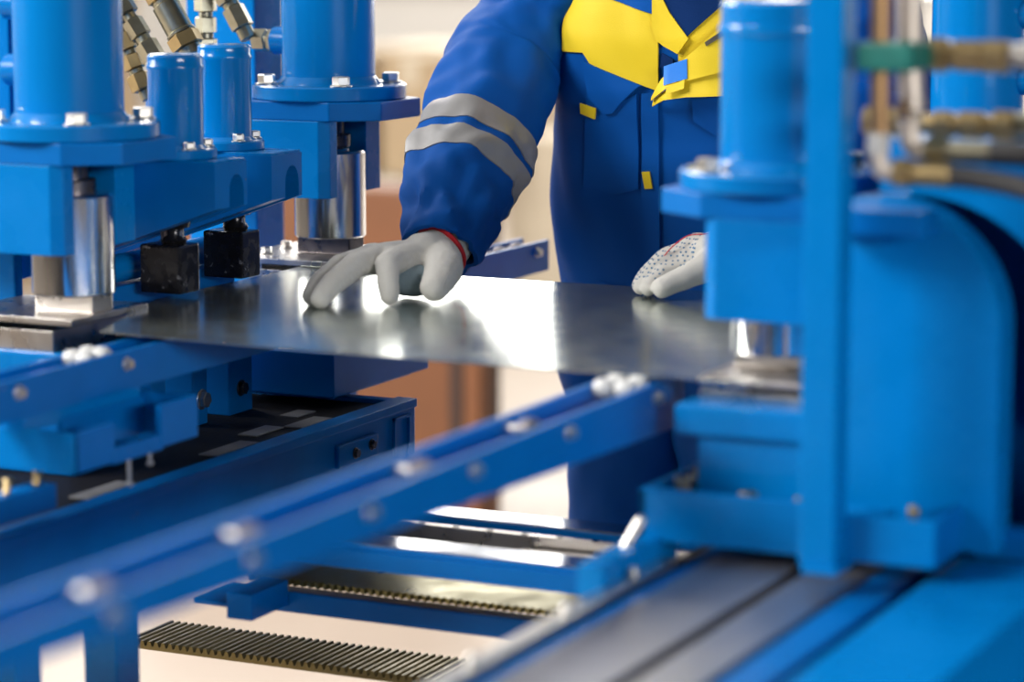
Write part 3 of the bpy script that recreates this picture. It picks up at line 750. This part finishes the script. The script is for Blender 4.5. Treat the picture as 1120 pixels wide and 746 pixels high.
def patch(name, top, bot, m, off=.0025, th=.002, n=40, k=14, parent=None, label=None, fn=None):
    """cloth panel between an upper and a lower line given as (x, z) points on the chest"""
    fn = fn or front
    def lin(L, f):
        x = f * (len(L) - 1); i = min(int(x), len(L) - 2); w = x - i
        return (L[i][0] + (L[i + 1][0] - L[i][0]) * w, L[i][1] + (L[i + 1][1] - L[i][1]) * w)
    b = MB(); T, B = {}, {}
    for i in range(n + 1):
        a, c = lin(top, i / n), lin(bot, i / n)
        for j in range(k + 1):
            w = j / k; x = c[0] + (a[0] - c[0]) * w; z = c[1] + (a[1] - c[1]) * w
            o = off + th
            T[i, j] = b.bm.verts.new(fn(x, z, o)); B[i, j] = b.bm.verts.new(fn(x, z, off - .0015))
    for i in range(n):
        for j in range(k):
            f = b.bm.faces.new((T[i, j], T[i + 1, j], T[i + 1, j + 1], T[i, j + 1])); f.smooth = True
            b.bm.faces.new((B[i, j], B[i, j + 1], B[i + 1, j + 1], B[i + 1, j]))
    for i in range(n):
        b.bm.faces.new((T[i, 0], B[i, 0], B[i + 1, 0], T[i + 1, 0])); b.bm.faces.new((T[i, k], T[i + 1, k], B[i + 1, k], B[i, k]))
    for j in range(k):
        b.bm.faces.new((T[0, j], T[0, j + 1], B[0, j + 1], B[0, j])); b.bm.faces.new((T[n, j], B[n, j], B[n, j + 1], T[n, j + 1]))
    bmesh.ops.recalc_face_normals(b.bm, faces=b.bm.faces)
    o = b.build(name, m, parent or jacket)
    if label: o['label'] = label
    return o
# yellow yoke, the chest on the viewer's left, then the other side
patch('yoke', [(-1.584, 1.335), (-1.548, 1.335), (-1.50, 1.335), (-1.45, 1.335), (-1.425, 1.325)],
      [(-1.584, 1.243), (-1.540, 1.243), (-1.526, 1.226), (-1.475, 1.209), (-1.424, 1.194)], 'yellow', label='yellow shoulder yoke', n=60)
patch('yoke', [(-1.395, 1.30), (-1.33, 1.32), (-1.26, 1.33)], [(-1.395, 1.20), (-1.33, 1.195), (-1.24, 1.21)], 'yellow', label='yellow shoulder yoke', off=.001)
patch('shoulder_panel', [(-1.508, 1.355), (-1.47, 1.352), (-1.43, 1.34)], [(-1.508, 1.322), (-1.46, 1.306), (-1.428, 1.297)], 'cloth', off=.0055, label='blue collar panel over the yoke')
# tee shirt in the open neck
patch('neck_shirt', [(-1.432, 1.345), (-1.385, 1.35), (-1.330, 1.345)], [(-1.425, 1.300), (-1.388, 1.262), (-1.336, 1.310)], 'cloth_navy', off=.004, label='navy shirt in the open collar')
# turned-out facing on the viewer's left edge of the opening
patch('facing', [(-1.430, 1.335), (-1.424, 1.335), (-1.405, 1.300), (-1.378, 1.266)], [(-1.432, 1.28), (-1.425, 1.262), (-1.415, 1.255), (-1.394, 1.245)], 'yellow', off=.0065, label='yellow turned-out front edge')
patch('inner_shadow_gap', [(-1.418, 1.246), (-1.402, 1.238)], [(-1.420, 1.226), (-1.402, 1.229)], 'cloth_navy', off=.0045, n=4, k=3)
# open lapel folding forward on the viewer's right
def lap(x, z, off):
    p = front(x, z, off); w = max(0., min(1., (x + 1.430) / .03)); h = max(0., min(1., (1.255 - z) / .07))
    return p + V((0, -.010 - .022 * w * h, 0))
lapel = patch('lapel', [(-1.428, 1.186), (-1.410, 1.212), (-1.372, 1.245), (-1.318, 1.296), (-1.27, 1.335)], [(-1.428, 1.182), (-1.400, 1.200), (-1.372, 1.211), (-1.318, 1.226), (-1.25, 1.235)], 'yellow', off=.006, fn=lap, label='yellow open lapel')
patch('lapel_underside', [(-1.427, 1.183), (-1.400, 1.199), (-1.372, 1.2105), (-1.318, 1.2255), (-1.25, 1.235)], [(-1.429, 1.174), (-1.405, 1.184), (-1.372, 1.189), (-1.318, 1.192), (-1.25, 1.193)], 'yellow', off=.000, fn=lap, parent=lapel)
patch('fastener_patch', [(-1.407, 1.229), (-1.374, 1.240)], [(-1.404, 1.204), (-1.371, 1.214)], 'label_blue', off=.0085, th=.001, fn=lap, n=10, k=8, parent=lapel, label='blue fastener patch')
patch('tab', [(-1.399, 1.202), (-1.374, 1.213)], [(-1.398, 1.192), (-1.374, 1.201)], 'yellow', off=.0095, th=.001, fn=lap, n=8, k=5, parent=lapel)
patch('zip_tape', [(-1.352, 1.262), (-1.318, 1.287), (-1.30, 1.30)], [(-1.350, 1.257), (-1.318, 1.2775), (-1.30, 1.288)], 'olive', off=.0088, th=.0008, fn=lap, n=16, k=4, parent=lapel, label='metal zip')
# placket, pocket flap and pull tabs
patch('placket', [(-1.448, 1.190), (-1.424, 1.193)], [(-1.446, .88), (-1.418, .88)], 'cloth', off=.003, th=.002, n=6, k=50)
flap = patch('pocket_flap', [(-1.538, 1.232), (-1.49, 1.216), (-1.447, 1.201)], [(-1.530, 1.182), (-1.503, 1.160), (-1.490, 1.162), (-1.453, 1.199)], 'cloth', off=.006, th=.003, n=30)
patch('pocket', [(-1.535, 1.185), (-1.49, 1.17), (-1.455, 1.19)], [(-1.535, 1.06), (-1.49, 1.05), (-1.452, 1.06)], 'cloth', off=.0022, th=.0025, n=30)
patch('pull_tab', [(-1.540, 1.174), (-1.517, 1.168)], [(-1.538, 1.160), (-1.518, 1.153)], 'yellow', off=.009, th=.0015, n=6, k=4, label='yellow pull tab')
patch('pull_tab', [(-1.446, 1.084), (-1.435, 1.085)], [(-1.441, 1.061), (-1.430, 1.062)], 'yellow', off=.0065, th=.0015, n=4, k=6, label='yellow pull tab')
patch('pocket_flap', [(-1.375, 1.195), (-1.30, 1.205)], [(-1.372, 1.155), (-1.34, 1.135), (-1.295, 1.155)], 'cloth', off=.005, th=.003, n=30)
# reflective bands round the sleeves
def band(S, f0, f1, slant=0.):
    b = MB(); m = 56; n = 6; T, B = [], []
    for i in range(n + 1):
        T.append([b.bm.verts.new(S(f0 + (f1 - f0) * i / n + slant * math.cos(2 * PI * k / m - 1.2), 2 * PI * k / m, .0018)) for k in range(m)])
    B = [[b.bm.verts.new(S(f0 + (f1 - f0) * i / n + slant * math.cos(2 * PI * k / m - 1.2), 2 * PI * k / m, -.001)) for k in range(m)] for i in (0, n)]
    rs = [B[0]] + T + [B[1]]
    for r0, r1 in zip(rs, rs[1:]):
        for k in range(m):
            f = b.bm.faces.new((r0[k], r0[(k + 1) % m], r1[(k + 1) % m], r1[k])); f.smooth = True
    bmesh.ops.recalc_face_normals(b.bm, faces=b.bm.faces)
    o = b.build('reflective_band', 'reflect', jacket); o['label'] = 'silver reflective sleeve band'
band(SR, .655, .707); band(SR, .730, .780)

# body (one continuous mesh), grown with the Skin modifier
verts = [(-1.44, 3.60, .92), (-1.425, 3.56, 1.10), (-1.395, 3.50, 1.27), (-1.372, 3.458, 1.40), (-1.365, 3.425, 1.47),
         (-1.54, 3.485, 1.345), (-1.640, 3.445, 1.255), (-1.620, 3.270, 1.115), (-1.598, 3.135, 1.005),
         (-1.22, 3.49, 1.345), (-1.150, 3.525, 1.215), (-1.190, 3.400, 1.095), (-1.252, 3.278, 1.007),
         (-1.52, 3.59, .84), (-1.525, 3.585, .48), (-1.53, 3.60, .09),
         (-1.34, 3.59, .84), (-1.335, 3.585, .48), (-1.33, 3.60, .09)]
edg = [(0, 1), (1, 2), (2, 3), (3, 4), (2, 5), (5, 6), (6, 7), (7, 8), (2, 9), (9, 10), (10, 11), (11, 12), (0, 13), (13, 14), (14, 15), (0, 16), (16, 17), (17, 18)]
rads = [(.13, .10), (.13, .10), (.12, .09), (.055, .055), (.055, .058), (.055, .055), (.043, .043), (.036, .036), (.026, .026), (.055, .055), (.043, .043), (.036, .036), (.026, .026),
        (.082, .082), (.055, .055), (.040, .040), (.082, .082), (.055, .055), (.040, .040)]
def skin_mesh(name, verts, edg, rads, sub=2):
    me = bpy.data.meshes.new(name); me.from_pydata(verts, edg, []); o = bpy.data.objects.new(name, me); COL.objects.link(o)
    md = o.modifiers.new('skin', 'SKIN'); md.use_smooth_shade = True; o.modifiers.new('sub', 'SUBSURF').levels = sub
    for i, sv in enumerate(me.skin_vertices[0].data): sv.radius = rads[i]; sv.use_root = (i == 0)
    dg = bpy.context.evaluated_depsgraph_get(); e = o.evaluated_get(dg); me2 = bpy.data.meshes.new_from_object(e)
    bpy.data.objects.remove(o); return me2
me = skin_mesh('body', verts, edg, rads)
# head sculpted from a ball and joined by overlap into the same mesh
bm = bmesh.new(); bm.from_mesh(me); hb = MB(); hb.bm.free(); hb.bm = bm
HC = V((-1.350, 3.395, 1.570)); fd = V((.05, -.93, -.36)).normalized(); rt_ = fd.cross(V((0, 0, 1))).normalized(); up_ = rt_.cross(fd)
def hp(x, y, z): return HC + rt_ * x + fd * y + up_ * z
g = bmesh.ops.create_uvsphere(bm, u_segments=40, v_segments=28, radius=1.)
for v in g['verts']:
    x, y, z = v.co.x, v.co.y, v.co.z
    w = .076 * (1 - .28 * max(0, -z) ** 1.5); d = .096 * (1 - .10 * max(0, -z))
    X_, Y_, Z_ = x * w, y * d, z * .115
    if y > 0:
        Y_ -= .010 * math.exp(-((z - .12) / .12) ** 2) * (1 if abs(x) > .12 else .3) * y   # eye sockets
        Y_ += .022 * math.exp(-((z + .18) / .16) ** 2 - (x / .13) ** 2)                    # nose
        Y_ += .006 * math.exp(-((z + .48) / .10) ** 2 - (x / .30) ** 2)                    # mouth
        Y_ += .010 * math.exp(-((z + .82) / .14) ** 2 - (x / .35) ** 2)                    # chin
    v.co = hp(X_, Y_, Z_)
for s_ in (-1, 1):
    g2 = bmesh.ops.create_uvsphere(bm, u_segments=16, v_segments=12, radius=1.)
    for v in g2['verts']: v.co = hp(s_ * .077 + v.co.x * .008, -.004 + v.co.y * .018, .0 + v.co.z * .031)
for f in bm.faces: f.smooth = True
body = hb.build('body', 'skin', W)
hb = MB()
g = bmesh.ops.create_uvsphere(hb.bm, u_segments=40, v_segments=24, radius=1.)
dl = [v for v in g['verts'] if v.co.z < -.35 or (v.co.y > .25 and v.co.z < .52)]
for v in g['verts']: v.co = V((v.co.x * .082, v.co.y * .101 - .004, v.co.z * .120 + .004))
bmesh.ops.delete(hb.bm, geom=dl, context='VERTS')
for v in hb.bm.verts: v.co = hp(*v.co) + V((0, 0, noise.noise(v.co * 60) * .003))
for f in hb.bm.faces: f.smooth = True
hb.build('hair', 'hair', body)
for s_ in (-1, 1):
    e = MB().ball(hp(s_ * .031, .078, .014), .012).build('eye', 'white_eye', body)
    MB().ball(hp(s_ * .031, .0875, .014), .0052, n=12).build('iris', 'iris', body)
MB().tube([hp(-.024, .086, -.055), hp(-.010, .094, -.053), hp(0, .095, -.055), hp(.010, .094, -.053), hp(.024, .086, -.055)], [.002, .0045, .004, .0045, .002], 10).build('mouth', 'lip', body)

# trousers
b = MB()
def leg(pts, rad, seed):
    S = sleeve_fn(pts, rad, seed); n, m = 90, 48
    rs = [[b.bm.verts.new(S(i / n, 2 * PI * k / m)) for k in range(m)] for i in range(n + 1)]
    for r0, r1 in zip(rs, rs[1:]):
        for k in range(m):
            f = b.bm.faces.new((r0[k], r0[(k + 1) % m], r1[(k + 1) % m], r1[k])); f.smooth = True
    b.bm.faces.new(rs[0][::-1]); b.bm.faces.new(rs[-1])
leg([(-1.495, 3.575, .92), (-1.512, 3.572, .78), (-1.520, 3.565, .60), (-1.525, 3.575, .42), (-1.53, 3.59, .20), (-1.53, 3.60, .075)], [.115, .104, .086, .078, .072, .070], 3.)
leg([(-1.365, 3.575, .92), (-1.352, 3.575, .78), (-1.340, 3.572, .60), (-1.335, 3.58, .42), (-1.33, 3.59, .20), (-1.33, 3.60, .075)], [.115, .104, .086, .078, .072, .070], 9.)
bmesh.ops.recalc_face_normals(b.bm, faces=b.bm.faces)
b.build('trousers', 'cloth', W)
for x in (-1.53, -1.33):
    bo = MB(); bo.lathe([(0, .052), (.03, .055), (.10, .050), (.12, .052)], (x, 3.61, 0.018), n=28)
    bo.ball((x, 3.535, .045), .05, .95, 1.9, .75); bo.build('boot', 'boot', W)
    so = MB(); so.prism([(x + .052 * math.cos(a), 3.545 + .118 * math.sin(a)) for a in [2 * PI * k / 28 for k in range(28)]], 'Z', 0, .02, .002); so.build('boot_sole', 'rubber', W)

# gloves: chains of rounded segments fused by a voxel remesh
def fuse(b, name, m, voxel=.0021, smooth=6, disp=0.):
    me = bpy.data.meshes.new(name); b.bm.to_mesh(me); b.bm.free(); o = bpy.data.objects.new(name, me); COL.objects.link(o)
    r = o.modifiers.new('r', 'REMESH'); r.mode = 'VOXEL'; r.voxel_size = voxel; r.use_smooth_shade = True
    s_ = o.modifiers.new('s', 'SMOOTH'); s_.iterations = smooth; s_.factor = .5
    e = o.evaluated_get(bpy.context.evaluated_depsgraph_get()); me2 = bpy.data.meshes.new_from_object(e); bpy.data.objects.remove(o)
    bb = MB(); bb.bm.from_mesh(me2)
    for f in bb.bm.faces: f.smooth = True
    for v in bb.bm.verts: v.co += v.normal * (noise.noise(v.co * 90) * .0009)
    return bb
b = MB()
wr, wr2 = V((-1.598, 3.132, .999)), V((-1.596, 3.152, 1.012))
b.capsules([wr2, wr, (-1.604, 3.095, .998)], [.034, .032, .031])
mcp = {'index': (-1.615, 3.040, .998), 'middle': (-1.638, 3.046, 1.000), 'ring': (-1.662, 3.060, .997), 'little': (-1.680, 3.082, .990)}
for k, q in mcp.items(): b.capsules([(-1.602, 3.10, .996), q], [.025, .0185])
b.capsules([mcp['index'], mcp['middle'], mcp['ring'], mcp['little']], [.0185, .019, .0185, .017])
b.capsules([mcp['index'], (-1.609, 3.006, .997), (-1.598, 2.988, .980), (-1.592, 2.980, .9625)], [.0175, .0155, .0140, .0125])
b.capsules([mcp['middle'], (-1.645, 2.990, .997), (-1.654, 2.944, .977), (-1.656, 2.920, .9625)], [.0180, .0162, .0145, .0128])
b.capsules([mcp['ring'], (-1.670, 2.998, .993), (-1.679, 2.960, .976), (-1.679, 2.938, .9625)], [.0175, .0155, .0140, .0125])
b.capsules([mcp['little'], (-1.698, 3.040, .985), (-1.702, 3.004, .973), (-1.700, 2.984, .9620)], [.0155, .0140, .0126, .0115])
b.capsules([(-1.586, 3.104, .992), (-1.563, 3.072, .988), (-1.553, 3.042, .980), (-1.551, 3.022, .970)], [.030, .0255, .0215, .0185])
gl = fuse(b, 'glove', 'glove').build('glove', 'glove', W); gl['label'] = 'white knitted glove pressing the sheet with spread fingers'
# grey dotted palm lining seen under the arch of the hand
b = MB(); b.ball((-1.604, 3.060, .972), .030, 1.35, .9, .72); 
fuse(b, 'palm', 'dotted').build('dotted_palm', 'dotted', gl)
def cuff(c, d, r, w, name, m, parent, n=40):
    b = MB(); d = V(d).normalized(); b.lathe([(0, r - .003), (0, r), (w * .5, r + .0015), (w, r), (w, r - .003)], V(c) - d * w / 2, d, n); return b.build(name, m, parent)
cuff((-1.5985, 3.136, 1.0035), (.01, .035, .022), .0370, .005, 'red_cuff', 'red', gl)

b = MB()
b.capsules([(-1.236, 3.300, 1.018), (-1.256, 3.277, 1.007), (-1.275, 3.255, .998)], [.030, .029, .030])
base = (-1.268, 3.262, 1.000)
kn = {'index': (-1.298, 3.232, .985), 'middle': (-1.303, 3.243, .998), 'ring': (-1.302, 3.256, 1.006), 'little': (-1.294, 3.268, 1.010)}
for k, q in kn.items(): b.capsules([base, q], [.026, .0165])
b.capsules([kn['index'], kn['middle'], kn['ring'], kn['little']], [.0165] * 4)
b.capsules([kn['index'], (-1.318, 3.210, .979), (-1.327, 3.192, .968), (-1.328, 3.180, .9620)], [.0145, .0125, .0112, .0102])
b.capsules([kn['middle'], (-1.328, 3.222, .989), (-1.340, 3.204, .972), (-1.343, 3.192, .9615)], [.0148, .0128, .0115, .0105])
b.capsules([kn['ring'], (-1.330, 3.236, .994), (-1.347, 3.218, .974), (-1.351, 3.206, .9615)], [.0145, .0125, .0112, .0105])
b.capsules([kn['little'], (-1.322, 3.250, .993), (-1.340, 3.234, .972), (-1.346, 3.222, .9605)], [.0130, .0115, .0105, .0100])
b.capsules([(-1.258, 3.245, .996), (-1.270, 3.212, .985), (-1.290, 3.188, .974), (-1.306, 3.172, .9655)], [.025, .0180, .0148, .0135])
bb = fuse(b, 'glove', 'glove')
# little grip dots printed on the finger side
pts = [(v.co.copy(), v.normal.copy()) for v in bb.bm.verts]
gl2 = bb.build('glove', 'glove', W); gl2['label'] = 'white glove with blue grip dots resting on its side'
cam_dir = V((.36, -.90, .22)).normalized()
sel = [(p, n) for p, n in pts if n.dot(cam_dir) > .15 and p.x < -1.285 and p.y > 3.183 + max(0, (-1.31 - p.x)) * .2 and not ((p - V((-1.290, 3.188, .974))).length < .021 or (p - V((-1.306, 3.172, .9655))).length < .019)]
grid = {}
for p, n in sel:
    s1 = p.x * .75 - p.y * .45; s2 = p.z
    key = (round((s1 + (s2 / .0050 % 2 >= 1) * .0025) / .0050), round(s2 / .0050)); cx_ = key[0] * .0050; cz_ = key[1] * .0050
    d = abs(s1 - cx_) + abs(s2 - cz_)
    if key not in grid or d < grid[key][0]: grid[key] = (d, p, n)
b = MB()
for d, p, n in grid.values(): b.lathe([(-.0004, .0016), (.0003, .0014), (.0006, .0007)], p, n, 8)
dt = b.build('grip_dots', 'dot', gl2); dt['kind'] = 'stuff'
b = MB(); b.tube([(-1.322, 3.218, 1.000), (-1.312, 3.222, 1.012), (-1.298, 3.236, 1.0245), (-1.280, 3.246, 1.0270), (-1.262, 3.258, 1.0285)], .0008, 8); b.build('red_stitching', 'red', gl2)
cuff((-1.243, 3.292, 1.0145), (.02, .024, .010), .035, .008, 'red_cuff', 'red', gl2)

# ------------------------------------------------------------------ light: sky, hall glazing and roof lights, plus added fills
w = bpy.data.worlds.new('sky'); scene.world = w; w.use_nodes = True
n = w.node_tree.nodes; l = w.node_tree.links; bg = n['Background']
tc = n.new('ShaderNodeTexCoord'); dp = n.new('ShaderNodeVectorMath'); dp.operation = 'DOT_PRODUCT'
dp.inputs[1].default_value = V((-.62, .35, .70)).normalized()
l.new(tc.outputs['Generated'], dp.inputs[0])
mr = n.new('ShaderNodeMapRange'); mr.inputs[1].default_value = .35; mr.inputs[2].default_value = 1.; mr.inputs[3].default_value = .03; mr.inputs[4].default_value = .9
l.new(dp.outputs['Value'], mr.inputs[0]); l.new(mr.outputs[0], bg.inputs['Strength'])
bg.inputs['Color'].default_value = (1, .98, .95, 1)
def area(name, loc, target, size, power, col=(1, 1, 1)):
    L = bpy.data.lights.new(name, 'AREA'); L.shape = 'RECTANGLE'; L.size, L.size_y = size; L.energy = power; L.color = col
    o = bpy.data.objects.new(name, L); COL.objects.link(o); o.location = loc
    o.rotation_euler = (V(target) - V(loc)).to_track_quat('-Z', 'Y').to_euler(); return o
area('skylight', (-5.0, -1.0, 4.4), (-1.3, 2.8, 1.0), (2.6, 2.0), 540, (1, .97, .93))
area('side_fill', (4.2, -1.0, 2.30), (-1.4, 2.7, 1.0), (3.2, .5), 250, (1, .98, .95))  # unseen added lamp, slit height set so the conveyor keeps the bed dark
area('left_window', (-6.8, 1.6, 2.6), (-1.5, 3.0, 1.1), (3, 1.8), 330, (1, .98, .95))
area('rear_roof_light', (-5.6, 5.6, 4.6), (-1.6, 3.3, 1.1), (3, 2), 260, (1, .98, .95))
area('hall_fill', (-6, 12.5, 6.5), (-6, 13.5, 0), (10, 5), 850, (1, .98, .95))  # unseen lamp added to brighten the back wall, floor and boxes

# ------------------------------------------------------------------ camera
cam = bpy.data.cameras.new('camera'); co = bpy.data.objects.new('camera', cam); COL.objects.link(co)
F = 3000.; th = math.atan(463 / F); yaw = math.atan2(1450, math.hypot(F, 463))
co.location = (0, 0, 1.426); co.rotation_euler = (PI / 2 - th, 0, yaw)
cam.sensor_width = 36; cam.lens = 36 * F / 1120; cam.clip_start = .05; cam.clip_end = 200
cam.dof.use_dof = True; cam.dof.focus_distance = 3.62; cam.dof.aperture_fstop = 2.0; cam.dof.aperture_blades = 9
scene.camera = co
scene.view_settings.view_transform = 'Standard'; scene.view_settings.look = 'None'
scene.view_settings.exposure = 0.; scene.view_settings.gamma = 1.; scene.view_settings.use_curve_mapping = False
for o in list(bpy.data.objects):
    if '_o' in o: del o['_o']
